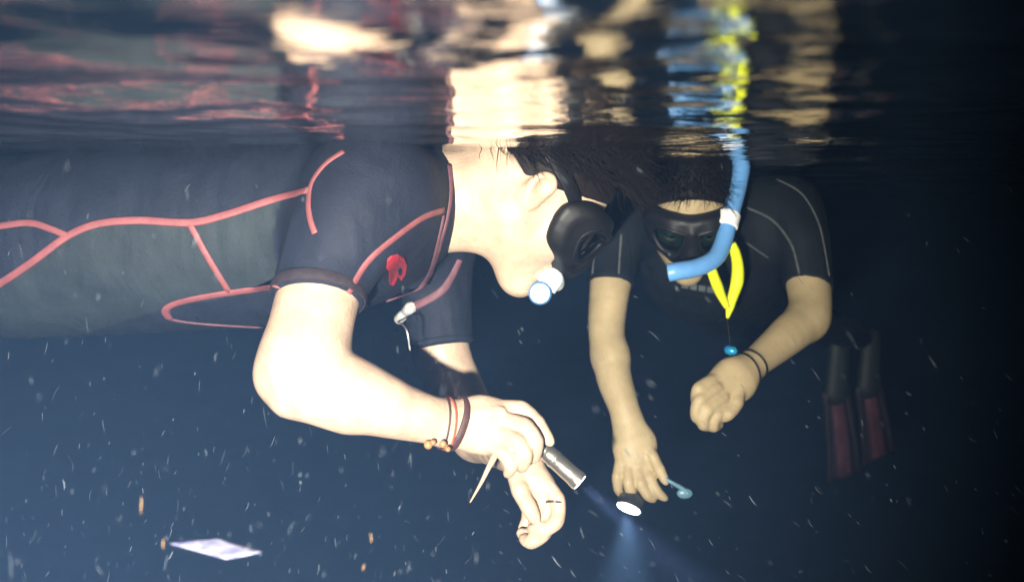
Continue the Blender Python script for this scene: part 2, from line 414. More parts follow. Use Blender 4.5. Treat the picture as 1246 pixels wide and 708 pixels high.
        for m in (-1, 1):                                    # side walls between the skirt and the lens frames
            fo = catmull([(m*.010, .114, .020), (m*.036, .110, .027), (m*.061, .091, .022), (m*.067, .079, -.002), (m*.050, .095, -.029), (m*.026, .109, -.027)], 6)
            fi = catmull([(m*.010, .100, .034), (m*.038, .094, .034), (m*.066, .070, .027), (m*.073, .052, .004), (m*.063, .066, -.030), (m*.036, .090, -.040)], 6)
            for a, b in zip(fo, fi): sk.append(s.c(a-np.array([0, .004, 0]), b, .0038, .007, .008))
        link('skirt', Shape().group(sk).mesh('skirt', .0025), skirt_mat, t)
        for m in (-1, 1):
            lo = catmull([(m*.010, .114, .020), (m*.036, .110, .027), (m*.061, .091, .022), (m*.067, .079, -.002), (m*.050, .095, -.029), (m*.026, .109, -.027), (m*.012, .114, -.004), (m*.010, .114, .020)], 5)[:-1]
            P = np.array([s.T(*q) for q in lo]); cN = unit(np.cross(P[8]-P[0], P[18]-P[0]))
            fr = tube('lens_frame', P, .0052*s.z, frame_mat, t, k=8, closed=True)
            if np.dot(cN, s.F) < 0: cN = -cN
            k = len(P); V = list(P+cN*.0012)+[P.mean(0)+cN*.0016]+list(P-cN*.0012)+[P.mean(0)-cN*.0010]; Fc = []
            for i in range(k):
                j = (i+1) % k; Fc += [(i, j, k), (k+1+j, k+1+i, 2*k+1), (i, k+1+i, k+1+j, j)]
            me = from_py('lens', V, Fc); bm = bmesh.new(); bm.from_mesh(me); bmesh.ops.recalc_face_normals(bm, faces=bm.faces); bm.to_mesh(me); bm.free()
            link('lens', me, lens_material, t)
        A = np.linspace(-2.42, 2.42, 40); st = []; nn = []
        for a in A:
            st.append(s.T(.087*math.sin(a), -.014-.110*math.cos(a) if abs(a) < 1.57 else -.014-.090*math.cos(a), .006+.046*max(0, (math.cos(a)+.75)/1.75)**.4)); nn.append(st[-1]-s.T(0, -.014, .012))
        tube('strap', st, 1.0, frame_mat, t, k=8, flat=(.011*s.z, .0018), nrm=nn)
        return t

# ------------------------------------------------------------------ the setting: water surface, seabed
def axis(lo, hi, f0, f1, step, grow=1.25):
    c = list(np.arange(f0, f1+step/2, step)); a, s = f0, step
    left = []
    while a > lo: s *= grow; a -= s; left.append(a)
    right = []; a, s = c[-1], step
    while a < hi: s *= grow; a += s; right.append(a)
    return np.array(left[::-1]+c+right)
xs = axis(-40, 40, -1.5, 1.5, .011); ys = axis(-20, 70, .2, 3.6, .011)
X, Y = np.meshgrid(xs, ys); Z = np.zeros_like(X); wr = np.random.default_rng(33)
for i in range(46):
    lam = 0.034*(0.70/0.034)**wr.random(); th = wr.normal()*0.95+math.pi/2; sl = 0.0100*(lam/0.12)**0.22
    kx, ky = 2*math.pi/lam*math.cos(th), 2*math.pi/lam*math.sin(th)
    Z += sl*lam/(2*math.pi)*np.sin(kx*X+ky*Y+wr.random()*6.28+0.6*np.sin(2.1*X+wr.random()*6)+0.5*np.sin(1.7*Y+wr.random()*6))
far = np.clip((np.maximum(np.abs(X)-1.5, np.maximum(Y-3.6, .2-Y)))/2.0, 0, 1); Z *= 1-far
nx, ny = len(xs), len(ys); idx = np.arange(nx*ny).reshape(ny, nx)
Fq = np.stack([idx[:-1, :-1], idx[:-1, 1:], idx[1:, 1:], idx[1:, :-1]], -1).reshape(-1, 4)
me = bpy.data.meshes.new('water_surface'); me.vertices.add(nx*ny); me.vertices.foreach_set('co', np.stack([X, Y, Z], -1).astype(np.float32).ravel())
me.loops.add(Fq.size); me.loops.foreach_set('vertex_index', Fq.astype(np.int32).ravel()); me.polygons.add(len(Fq)); me.polygons.foreach_set('loop_start', np.arange(len(Fq), dtype=np.int32)*4)
me.update(calc_edges=True)
mw = bpy.data.materials.new('water_surface'); mw.use_nodes = True; n = mw.node_tree; n.nodes.clear()
g = n.nodes.new('ShaderNodeBsdfGlass'); g.inputs['IOR'].default_value = 1.333; g.inputs['Roughness'].default_value = 0.06
tcw = n.nodes.new('ShaderNodeTexCoord'); mpw = n.nodes.new('ShaderNodeMapping'); mpw.inputs['Rotation'].default_value = (0, 0, .5); mpw.inputs['Scale'].default_value = (.55, 1.0, 1.0)
nw = n.nodes.new('ShaderNodeTexNoise'); nw.inputs['Scale'].default_value = 30; nw.inputs['Detail'].default_value = 3; nw.inputs['Distortion'].default_value = .8
bw = n.nodes.new('ShaderNodeBump'); bw.inputs['Strength'].default_value = .34; bw.inputs['Distance'].default_value = .004
n.links.new(tcw.outputs['Object'], mpw.inputs[0]); n.links.new(mpw.outputs[0], nw.inputs['Vector']); n.links.new(nw.outputs['Fac'], bw.inputs['Height']); n.links.new(bw.outputs[0], g.inputs['Normal'])
o = n.nodes.new('ShaderNodeOutputMaterial'); n.links.new(g.outputs[0], o.inputs[0])
tag(link('water', me, mw), 'rippled underside of the sea surface mirroring the snorkellers', 'water', kind='structure')

bx, by = axis(-40, 40, -4, 4, .25), axis(-20, 70, 0, 8, .25); X, Y = np.meshgrid(bx, by)
Z = -3.6+0.10*np.sin(X*1.3+np.sin(Y))+0.08*np.sin(Y*1.9+X*.7)+0.03*np.sin(X*5.1+Y*3.3)
idx = np.arange(X.size).reshape(X.shape); Fq = np.stack([idx[:-1, :-1], idx[:-1, 1:], idx[1:, 1:], idx[1:, :-1]], -1).reshape(-1, 4)
tag(link('seabed', from_py('seabed', np.stack([X, Y, Z], -1).reshape(-1, 3), Fq), M['sand']), 'dark silty sea floor lost in the murk', 'seabed', kind='structure')

# ------------------------------------------------------------------ snorkeller in front (prone, facing right)
D1 = 1.55
p1 = empty('person', PX(430, 300, 1.58), 'snorkeller in dark wetsuit with pink seams, floating face down and aiming a silver torch', 'person')
h1 = Head(PX(655, 232, D1), (.69, .10, -.72), (.72, 0, .69), 1.0)
b1 = Shape()
b1.group(h1.prims()+[
    cone(PX(500, 240, 1.57), h1.T(0, -.045, -.045), .068, .060, .05), cone(PX(515, 268, 1.56), h1.T(0, .000, -.060), .046, .030, .04)]
    + limb([(500, 245, 1.57, .07), (380, 260, 1.58, .07), (150, 275, 1.62, .06)], .03)
    + limb([(490, 245, 1.57, .06), (450, 235, 1.45, .055), (408, 300, 1.40, .052), (385, 370, 1.37, .0505), (374, 420, 1.345, .0505), (367, 446, 1.335, .047)], .03)
    + limb([(367, 446, 1.335, .0465), (382, 460, 1.335, .0465), (428, 480, 1.345, .0435), (470, 495, 1.36, .0365), (510, 507, 1.38, .0305), (548, 516, 1.40, .0272)], .03)
    + [cone(PX(400, 452, 1.32), PX(470, 484, 1.345), .020, .012, .03), cone(PX(352, 482, 1.325), PX(420, 505, 1.335), .014, .012, .03), cone(PX(541, 532, 1.382), PX(546, 534, 1.382), .010, .009, .012)]
    + [cone(PX(334, 462, 1.335), PX(352, 466, 1.335), .016, .03, .03)]
    + limb([(500, 245, 1.57, .06), (528, 270, 1.72, .058), (530, 350, 1.76, .048), (536, 425, 1.75, .0455), (560, 485, 1.74, .043), (582, 528, 1.72, .040)], .03)
    + limb([(582, 528, 1.72, .040), (600, 535, 1.65, .037), (625, 552, 1.53, .027), (636, 562, 1.49, .0245)], .02), k=.02)
# near hand round the torch: palm, four fingers, thumb on the far side
hand = [cone(PX(548, 516, 1.40), PX(585, 516, 1.405), .028, .031, .02, n=FWD, s=.72),
        cone(PX(585, 508, 1.41), PX(616, 506, 1.415), .024, .018, .02, n=FWD, s=.75), cone(PX(582, 528, 1.40), PX(606, 538, 1.395), .020, .015, .02, n=FWD, s=.8)]
for (x, y), (x2, y2) in (((562, 503), (612, 499)), ((560, 511), (614, 511)), ((558, 520), (608, 526)), ((556, 528), (600, 540))):
    hand.append(cone(PX(x, y, 1.385), PX(x2, y2, 1.392), .0026, .0032, .008))
b1.group(hand, k=.012)
def fingers(shape, chains):
    for c in chains:
        shape.group(limb(c, .003, 4), k=.003)
        for q in c[1:-1]: shape.group([cone(PX(*q[:3]), PX(q[0], q[1]-1, q[2]-.002), q[3]*1.02, q[3]*1.02)], k=.004)   # knuckles
fingers(b1, [[(606, 498, 1.412, .0105), (634, 498, 1.412, .0098), (654, 515, 1.408, .0088), (669, 537, 1.405, .0068)],
             [(612, 511, 1.398, .0102), (639, 519, 1.385, .0094), (652, 538, 1.383, .0086), (650, 557, 1.396, .0072)],
             [(606, 526, 1.392, .0100), (629, 537, 1.376, .0092), (639, 554, 1.376, .0084), (635, 569, 1.390, .0070)],
             [(598, 540, 1.390, .0092), (615, 553, 1.376, .0082), (622, 566, 1.378, .0074), (618, 576, 1.390, .0062)],
             [(575, 503, 1.43, .014), (605, 508, 1.46, .0120), (632, 524, 1.465, .0105), (652, 544, 1.458, .0085)]])
# far hand hanging down below, loosely curled
b1.group([cone(PX(634, 560, 1.49), PX(646, 588, 1.475), .023, .024, .02, n=FWD, s=.7), cone(PX(642, 576, 1.485), PX(662, 592, 1.472), .016, .013, .02)], k=.012)
fingers(b1, [[(662, 586, 1.468, .0098), (678, 608, 1.455, .0094), (677, 634, 1.445, .0086), (660, 645, 1.448, .0078), (647, 643, 1.456, .0066)],
             [(655, 596, 1.470, .0098), (666, 624, 1.462, .0094), (662, 648, 1.452, .0086), (647, 659, 1.456, .0078), (637, 655, 1.466, .0066)],
             [(648, 602, 1.490, .0098), (652, 634, 1.490, .0090), (645, 653, 1.482, .0080), (634, 648, 1.478, .0066)],
             [(641, 602, 1.510, .0088), (643, 628, 1.512, .0080), (636, 644, 1.505, .0066)],
             [(627, 572, 1.475, .0120), (633, 596, 1.458, .0108), (643, 616, 1.448, .0094), (651, 631, 1.446, .0074)]])
link('body', b1.mesh('body', .003), M['skin_a'], p1)
h1.eyes(p1)
h1.hair(p1, M['hair_a'], (0.97, .10, -.20), .036, 5200, thick=.0006, droop=.75, low=.012, spread=.13, below=.035)

s1 = Shape()
tor = [(478, 250, 1.585, .088), (450, 264, 1.59, .112), (400, 272, 1.60, .134), (300, 283, 1.62, .138), (180, 290, 1.64, .140), (40, 300, 1.67, .138), (-120, 312, 1.71, .128), (-260, 318, 1.74, .135), (-360, 320, 1.77, .118)]
s1.group(limb(tor, .04, 3, nrm=FWD, s=1.38)
         + limb([(478, 248, 1.50, .078), (448, 238, 1.45, .083)], .05) + limb([(488, 255, 1.65, .078), (518, 275, 1.73, .074)], .05)
         + limb([(-330, 318, 1.68, .095), (-620, 340, 1.72, .075), (-680, 345, 1.73, .060), (-1000, 380, 1.80, .042)], .05)
         + limb([(-330, 318, 1.88, .095), (-620, 350, 1.92, .075), (-680, 355, 1.93, .060), (-1000, 410, 2.0, .042)], .05), k=.03)
hemA = PX(384, 366, 1.37); axA = unit(PX(376, 410, 1.35)-PX(402, 310, 1.40)+np.array([.012, 0, .0]))
s1.group(limb([(452, 236, 1.45, .083), (425, 275, 1.41, .074), (402, 318, 1.395, .062), (384, 366, 1.37, .0555), (374, 400, 1.35, .055)], .03), [(hemA, axA)], k=.035)
hemB = PX(534, 424, 1.75); axB = unit(PX(545, 460, 1.74)-PX(531, 370, 1.76))
s1.group(limb([(524, 272, 1.73, .075), (530, 340, 1.76, .058), (534, 390, 1.755, .052), (537, 440, 1.745, .050)], .03), [(hemB, axB)], k=.03)
# stand-up collar
s1.group([cone(PX(500, 245, 1.575), PX(552, 248, 1.565), .084, .0735, .02)], [(PX(543, 250, 1.565), unit(np.array([1, 0.05, -.05])))], k=.03)
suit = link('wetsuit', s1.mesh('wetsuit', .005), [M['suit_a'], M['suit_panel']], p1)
# the grey-green side panel between the seams is its own piece of cloth
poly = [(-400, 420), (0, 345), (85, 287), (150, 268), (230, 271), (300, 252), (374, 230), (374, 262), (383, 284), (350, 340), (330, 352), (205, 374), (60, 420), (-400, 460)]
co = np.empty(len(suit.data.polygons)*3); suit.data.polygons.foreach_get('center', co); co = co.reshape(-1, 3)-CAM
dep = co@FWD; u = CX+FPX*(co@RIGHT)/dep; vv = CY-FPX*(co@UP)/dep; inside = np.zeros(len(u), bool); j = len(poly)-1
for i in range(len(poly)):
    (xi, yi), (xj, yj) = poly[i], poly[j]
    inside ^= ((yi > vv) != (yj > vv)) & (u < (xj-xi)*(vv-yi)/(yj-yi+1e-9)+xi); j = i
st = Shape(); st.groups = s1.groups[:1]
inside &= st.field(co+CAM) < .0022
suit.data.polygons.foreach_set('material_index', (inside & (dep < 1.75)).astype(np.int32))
def sm(pix, w=.0098, m='pink', h=.0016, lift=0.0, name='seam'): return seam(name, s1, pix, w, h, M[m], suit, .9, lift=lift)
sm([(-60, 380), (0, 345), (40, 318), (82, 287), (120, 272), (170, 268), (230, 271), (275, 261), (330, 243), (376, 231)], .0110)
sm([(-60, 285), (0, 275), (35, 271), (60, 278), (82, 287)])
sm([(230, 271), (252, 312), (279, 356)], .0095)
sm([(338, 349), (290, 355), (240, 363), (210, 371), (201, 379), (206, 388)], .0115)
sm([(206, 388), (225, 392), (270, 396), (325, 399)], .0085, 'pinkdull')
sm([(418, 184), (396, 199), (379, 222), (375, 246), (377, 266), (383, 284)], .0085)
sm([(540, 256), (515, 265), (480, 290), (448, 318), (428, 350), (415, 374)], .0095)
sm([(547, 200), (549, 230), (545, 262), (535, 300), (520, 345)], .0085, 'pinkdull')
sm([(540, 262), (532, 300), (524, 330), (510, 352), (472, 366)], .008, 'pinkdull')
sm([(560, 316), (548, 340), (535, 356), (505, 372), (470, 384)], .014, 'pinkdull', .003)
ring_on('cuff', s1, hemA-axA*.010, hemA, 0, .017, .0020, M['hem'], suit)
ring_on('cuff', s1, hemB-axB*.007, hemB, 0, .010, .0015, M['suit_a'], suit)
lg = [(471, 316), (476, 311), (484, 309), (491, 313), (494, 322), (492, 333), (487, 340), (483, 334), (481, 340), (478, 346), (474, 345), (474, 332), (470, 326)]
patch('logo', s1, lg, .0026, M['red'], suit)
patch('logo_cutout', s1, [(483, 325), (486, 323), (488, 327), (487, 333), (484, 332)], .0036, M['suit_a'], suit)
zp, zn, _ = march(s1, [(505, 372), (492, 386), (496, 395), (500, 420)])
zb = zp+zn*.006
lathe('zip_slider', zb[0], zb[0]+(zb[1]-zb[0])*.55, [(0, .006), (.15, .0095), (.85, .0095), (1, .006)], M['zip'], suit, 12)
lathe('zip_pull', zb[0]+(zb[1]-zb[0])*.5, zb[1]+(zb[1]-zb[0])*.3, [(0, .004), (.3, .0085), (.8, .009), (1, .004)], M['zip'], suit, 12)
tube('zip_cord', catmull([zb[1]+(zb[1]-zb[0])*.3, PX(494, 400, 1.50), PX(499, 426, 1.51)], 8), .0013, M['zip'], suit, k=6)

h1.mask('smoky dive mask on the snorkeller in front', M['rubber'], M['smoke'], M['lens_a'])

# blue snorkel of the front swimmer: mouthpiece, purge valve, tube up the far side of the head
sn = empty('snorkel', h1.T(0, .1, -.072), 'blue snorkel with clear mouthpiece and white valve in front snorkeller\'s mouth', 'snorkel', 'snorkels')
mp, vl = h1.T(0, .090, -.0715), PX(658, 354, 1.55)
Q = catmull([mp, mp+h1.F*.02, PX(673, 338, 1.545), PX(664, 348, 1.545)], 6)
tube('mouthpiece', Q, np.linspace(.014, .017, len(Q)), M['clear'], sn, k=16, flat=(1.0, .85))
link('mouth_flange', Shape().group([ell(mp+h1.F*.007, (.030, .005, .017), h1.ax)]).mesh('mouth_flange', .002), M['clear'], sn)
Q = catmull([PX(659, 353, 1.545), PX(668, 342, 1.575), PX(680, 318, 1.60), PX(690, 290, 1.645), PX(700, 230, 1.67), PX(705, 120, 1.68), PX(700, 20, 1.68)], 8)
tube('tube', Q, .0125, M['blue'], sn, k=16)
vA = PX(658, 355, 1.555); vB = PX(657, 357, 1.523)
lathe('valve_housing', vA, vB, [(0, .012), (.2, .0165), (.85, .0165), (1, .0135)], M['blue'], sn, 24)
lathe('purge_valve', vB+(vA-vB)*.1, vB-(vA-vB)*.12, [(0, .0080), (.8, .0080), (1, .0065)], M['white'], sn, 24)

# torch in the near hand
tA, tB = PX(612, 502, 1.435), PX(705, 586, 1.425); tax = unit(tB-tA)
tc = empty('torch', tA, 'slim silver torch gripped in front snorkeller\'s hand', 'torch')
lathe('handle', tA, tA+(tB-tA)*.50, [(0, .0095), (.02, .011), (.5, .011), (.52, .010), (.56, .010), (.58, .011), (1, .011)], M['gun'], tc)
lathe('head', tA+(tB-tA)*.50, tB, [(0, .0112), (.05, .0122), (.12, .0122), (.14, .0114), (.30, .0114), (.32, .0122), (.36, .0122), (.38, .0116), (.86, .0120), (.88, .0128), (1, .0128)], M['steel'], tc)
lathe('lens', tB-tax*.001, tB+tax*.0012, [(0, .0108), (1, .0108)], M['lampglow'], tc)
tube('lanyard', catmull([PX(606, 548, 1.385), PX(598, 562, 1.375), PX(585, 588, 1.37), PX(572, 611, 1.37)], 6), np.linspace(.0052, .0008, 19), M['tan'], tc, k=8)
spot('torch_beam', tB+tax*.006, tB+tax, 190, 20, .9, .008, (1.0, .76, .84))

# wrist bands on the near arm
wa, wb = PX(510, 507, 1.38), PX(556, 516, 1.402)
br = ring_on('bracelet', b1, wa, wb, .93, .0105, .0016, M['leather'], None, tilt=(-.05, 0, -.12), lift=.0012)
tag(br, 'wide dark leather bracelet on front snorkeller\'s near wrist', 'bracelet')
b2 = empty('bracelet', PX(525, 541, 1.36), 'thin red and brown cord bracelet with wooden beads on front snorkeller\'s near wrist', 'bracelet')
ring_on('cord', b1, wa, wb, .62, .0028, .0014, M['leather'], b2, tilt=(.22, 0, .05), lift=.001)
ring_on('cord', b1, wa, wb, .72, .0028, .0014, M['cord_red'], b2, tilt=(-.12, 0, .10), lift=.001)
for (x, y, r) in ((521, 541, .0055), (527, 538, .0040), (539, 540, .0048), (545, 546, .0036)):
    me = bpy.data.meshes.new('bead'); bm = bmesh.new(); bmesh.ops.create_uvsphere(bm, u_segments=14, v_segments=10, radius=r)
    bmesh.ops.translate(bm, verts=bm.verts, vec=Vector(PX(x, y, 1.355))); bm.to_mesh(me); bm.free(); link('bead', me, M['wood'], b2)
rg = ring_on('ring', Shape().group(limb([(676, 610, 1.455, .0115), (674, 636, 1.445, .0105)], .006)), PX(676, 606, 1.456), PX(675, 624, 1.45), .3, .003, .0012, M['gun'], None, lift=.0005)
tag(rg, 'dark finger ring on front snorkeller\'s lower hand', 'ring')

# ------------------------------------------------------------------ snorkeller behind (upright, head bowed)
p2 = empty('person', PX(870, 400, 2.15), 'snorkeller in plain black wetsuit behind, head bowed, hands reaching down', 'person')
h2 = Head(PX(838, 246, 2.00), (-.07, -.76, -.65), (-.06, -.65, .76), 1.0)
b2s = Shape()
b2s.group(h2.prims()+[cone(PX(862, 265, 2.14), h2.T(0, -.045, -.05), .064, .058, .05), cone(PX(858, 290, 2.12), h2.T(0, .01, -.07), .05, .04, .04)]
    + limb([(865, 265, 2.15, .07), (868, 300, 2.26, .075), (876, 330, 2.48, .07)], .03)
    + limb([(865, 268, 2.15, .06), (775, 262, 2.12, .05), (752, 290, 2.08, .046), (743, 345, 2.04, .0375), (738, 400, 2.01, .0325), (743, 435, 1.99, .0315)], .03)
    + limb([(743, 435, 1.99, .0315), (748, 462, 1.97, .0305), (758, 492, 1.95, .0265), (765, 516, 1.94, .0225)], .02)
    + limb([(865, 268, 2.15, .06), (950, 262, 2.14, .05), (972, 290, 2.10, .046), (984, 348, 2.06, .040), (986, 378, 2.03, .037), (981, 390, 2.02, .036)], .03)
    + limb([(981, 390, 2.02, .036), (962, 405, 1.99, .035), (935, 428, 1.95, .029), (910, 448, 1.91, .0235)], .02), k=.02)
# hand reaching down: palm, spread fingers, thumb to the right
b2s.group([cone(PX(765, 516, 1.94), PX(772, 540, 1.93), .0235, .030, .02, n=FWD, s=.7), cone(PX(768, 540, 1.93), PX(766, 566, 1.92), .028, .023, .02, n=FWD, s=.62),
           cone(PX(778, 540, 1.93), PX(782, 562, 1.92), .022, .020, .02, n=FWD, s=.65)], k=.015)
fingers(b2s, [[(783, 540, 1.925, 0.0108), (794, 556, 1.91, 0.0096), (803, 572, 1.90, 0.0082), (810, 586, 1.895, 0.0065)],
              [(782, 562, 1.92, 0.0101), (791, 582, 1.905, 0.0090), (799, 597, 1.90, 0.0077), (809, 606, 1.905, 0.0060)],
              [(774, 566, 1.915, 0.0101), (780, 588, 1.90, 0.0090), (788, 602, 1.90, 0.0077), (795, 607, 1.91, 0.0065)],
              [(764, 566, 1.915, 0.0099), (765, 588, 1.90, 0.0088), (769, 602, 1.905, 0.0077), (775, 606, 1.92, 0.0065)],
              [(755, 560, 1.92, 0.0090), (751, 580, 1.91, 0.0079), (752, 594, 1.915, 0.0069), (756, 601, 1.925, 0.0060)]])
# loose fist of the other hand
b2s.group([cone(PX(910, 448, 1.91), PX(895, 462, 1.89), .0235, .031, .02, n=FWD, s=.75), cone(PX(893, 462, 1.89), PX(868, 482, 1.87), .036, .034, .02, n=FWD, s=.65)], k=.015)
fingers(b2s, [[(866, 463, 1.865, 0.0108), (850, 474, 1.85, 0.0101), (849, 492, 1.855, 0.0090), (860, 500, 1.875, 0.0077)],
              [(872, 472, 1.855, 0.0108), (851, 488, 1.84, 0.0101), (848, 507, 1.845, 0.0090), (862, 512, 1.87, 0.0077)],
              [(880, 484, 1.855, 0.0108), (860, 500, 1.84, 0.0099), (856, 516, 1.845, 0.0090), (868, 518, 1.87, 0.0077)],
              [(888, 492, 1.86, 0.0099), (872, 506, 1.845, 0.0090), (868, 519, 1.85, 0.0077), (876, 516, 1.87, 0.0069)],
              [(898, 470, 1.875, 0.0120), (896, 490, 1.86, 0.0108), (886, 504, 1.85, 0.0090), (876, 508, 1.85, 0.0077)]])
link('body', b2s.mesh('body', .0034), M['skin_b'], p2)
h2.eyes(p2)
h2.hair(p2, M['hair_b'], (-.1, -.8, -.35), .030, 5200, thick=.0006, droop=.2, spread=.10, line=.021, low=-.03)

s2 = Shape()
LAT = unit(np.array([1, .05, 0]))
s2.group(limb([(865, 262, 2.17, .085), (866, 296, 2.18, .108), (868, 328, 2.28, .110), (876, 345, 2.46, .100), (884, 355, 2.62, .102), (892, 360, 2.78, .098)], .04, 3, nrm=LAT, s=1.35)
         + limb([(800, 262, 2.15, .075), (772, 262, 2.12, .068)], .04) + limb([(930, 262, 2.16, .075), (955, 260, 2.14, .068)], .04)
         + limb([(868, 362, 2.74, .085), (935, 385, 3.08, .065), (948, 390, 3.14, .058), (996, 402, 3.44, .045), (1014, 408, 3.52, .035)], .03)
         + limb([(920, 358, 2.76, .085), (975, 385, 3.12, .065), (988, 390, 3.18, .058), (1036, 406, 3.50, .045), (1052, 412, 3.58, .035)], .03)
         + [cone(PX(863, 258, 2.15), h2.T(0, -.06, -.075), .080, .066, .03)], k=.03)
h2a = PX(743, 346, 2.04); x2a = unit(PX(740, 385, 2.02)-PX(747, 310, 2.06))
s2.group(limb([(772, 262, 2.12, .068), (755, 288, 2.08, .055), (747, 318, 2.06, .045), (743, 346, 2.04, .042), (740, 375, 2.02, .041)], .03), [(h2a, x2a)], k=.03)
h2b = PX(984, 351, 2.06); x2b = unit(PX(986, 378, 2.03)-PX(980, 320, 2.08)+np.array([-.02, 0, 0]))
s2.group(limb([(955, 260, 2.14, .068), (972, 288, 2.10, .056), (980, 320, 2.08, .047), (984, 351, 2.06, .0445), (986, 375, 2.035, .043)], .03), [(h2b, x2b)], k=.03)
suit2 = link('wetsuit', s2.mesh('wetsuit', .005), M['suit_b'], p2)
def sm2(pix, w=.0045): return seam('seam', s2, pix, w, .0016, M['greyseam'], suit2, 1.4)
sm2([(728, 285), (723, 312), (720, 344)]); sm2([(756, 285), (754, 315), (752, 346)])
sm2([(945, 218), (975, 235), (995, 268), (1004, 305), (1009, 336)]); sm2([(908, 252), (940, 268), (962, 296), (970, 322), (976, 350)])
sm2([(898, 288), (915, 300), (935, 314)], .0035)
for i in range(4):
    x = 830+i*10.2; y = 343+i*1.8
    patch('logo_block', s2, [(x, y), (x+8.2, y+1.4), (x+7.6, y+8), (x-.6, y+6.6)], .0012, M['print'], suit2, 1.6)
h2.mask('black dive mask with teal tinted glass on the bowed head behind', M['rubber'], M['rubber'], M['lens_b'])

sn2 = empty('snorkel', h2.T(0, .1, -.072), 'bright blue snorkel with white clip rising beside the bowed head', 'snorkel', 'snorkels')
mp = h2.T(0, .088, -.0715)
Q = catmull([mp, mp+h2.F*.022+np.array([-.004, 0, 0])], 6)
tube('mouthpiece', Q, np.linspace(.013, .015, len(Q)), M['clear'], sn2, k=16)
link('mouth_flange', Shape().group([ell(mp+h2.F*.007, (.028, .005, .016), h2.ax)]).mesh('mouth_flange', .002), M['clear'], sn2)
Q = catmull([PX(812, 332, 1.86), PX(824, 330, 1.858), PX(850, 325, 1.865), PX(870, 314, 1.88), PX(880, 295, 1.895), PX(887, 268, 1.91), PX(896, 235, 1.93), PX(902, 205, 1.945), PX(903, 175, 1.955), PX(898, 120, 1.97), PX(892, 70, 1.98)], 8)
tube('tube', Q, np.concatenate([[.008], np.full(len(Q)-1, .0155)]), M['blue'], sn2, k=18)
cl = PX(886, 268, 1.91); ca = unit(PX(896, 235, 1.93)-PX(880, 295, 1.895))
lathe('clip', cl-ca*.014, cl+ca*.014, [(0, .0165), (.08, .0195), (.92, .0195), (1, .0165)], M['white'], sn2, 20)
me = bpy.data.meshes.new('clip_tab'); bm = bmesh.new(); bmesh.ops.create_cube(bm, size=1.0); bmesh.ops.scale(bm, verts=bm.verts, vec=(.028, .012, .022))
bmesh.ops.bevel(bm, geom=bm.edges[:], offset=.003, segments=2, affect='EDGES'); bmesh.ops.translate(bm, verts=bm.verts, vec=Vector(PX(876, 266, 1.912))); bm.to_mesh(me); bm.free()
link('clip_tab', me, M['white'], sn2)

# yellow foam lanyard round the snorkel
ly = empty('float_lanyard', PX(886, 385, 1.96), 'fluorescent yellow V-shaped foam lanyard hanging from blue snorkel', 'lanyard')
Q = catmull([PX(862, 318, 1.875), PX(869, 338, 1.89), PX(877, 358, 1.905), PX(885, 374, 1.915)], 6)
tube('foam_arm', Q, np.interp(np.linspace(0, 1, len(Q)), [0, .1, .5, 1], [.006, .0085, .0095, .0055]), M['yellow'], ly, k=14)
Q = catmull([PX(891, 296, 1.905), PX(897, 318, 1.92), PX(897, 342, 1.93), PX(890, 366, 1.925), PX(885, 387, 1.92)], 6)
tube('foam_arm', Q, np.interp(np.linspace(0, 1, len(Q)), [0, .1, .5, .85, 1], [.006, .009, .0115, .0075, .0025]), M['yellow'], ly, k=14)
tube('cord', catmull([PX(885, 385, 1.92), PX(887, 405, 1.925), PX(888, 421, 1.93)], 6), .0012, M['rubber'], ly, k=6)
lathe('clip', PX(882, 424, 1.93), PX(897, 429, 1.92), [(0, .004), (.2, .0085), (.75, .0085), (1, .004)], M['bluemetal'], ly, 14)

# second torch: lit lens pointing down and towards the camera, body behind the fingers
nrm = unit(-.38*RIGHT-.80*UP-.45*FWD); lc = PX(765, 618, 1.90); tb = lc-nrm*.11
t2 = empty('torch', tb, 'short black torch with glowing white lens under rear snorkeller\'s fingers', 'torch')
lathe('handle', tb, lc-nrm*.028, [(0, .011), (.05, .013), (1, .013)], M['gun'], t2)
lathe('head', lc-nrm*.028, lc, [(0, .0135), (.4, .0235), (.98, .0245), (1, .0225)], M['gun'], t2)
lathe('lens', lc-nrm*.0005, lc+nrm*.0015, [(0, .0215), (1, .0205)], M['lampglow'], t2)
spot('torch_beam', lc+nrm*.006, lc+nrm*.4+np.array([.14, 0, -.4]), 115, 64, 1.0, .012, (1.0, .97, .85))
tg = empty('torch_tag', PX(806, 580, 1.895), 'pale blue translucent tag at rear snorkeller\'s thumb tip', 'tag')
tube('loop', catmull([PX(806, 580, 1.892), PX(818, 587, 1.89), PX(830, 594, 1.89), PX(838, 601, 1.89)], 6), np.linspace(.003, .005, 19), M['bluegel'], tg, k=8)
link('tab', Shape().group([ell(PX(833, 600, 1.892), (.014, .006, .0095))]).mesh('tab', .002), M['bluegel'], tg)

wr2 = empty('wristband', PX(912, 448, 1.89), 'thin black twin-cord wristband on rear snorkeller\'s closed hand', 'wristband')
ring_on('cord', b2s, PX(935, 428, 1.95), PX(910, 448, 1.91), .80, .0035, .0018, M['rubber'], wr2, tilt=(.10, 0, 0), lift=.001)
ring_on('cord', b2s, PX(935, 428, 1.95), PX(910, 448, 1.91), 1.12, .0035, .0018, M['rubber'], wr2, tilt=(-.10, 0, .1), lift=.001)

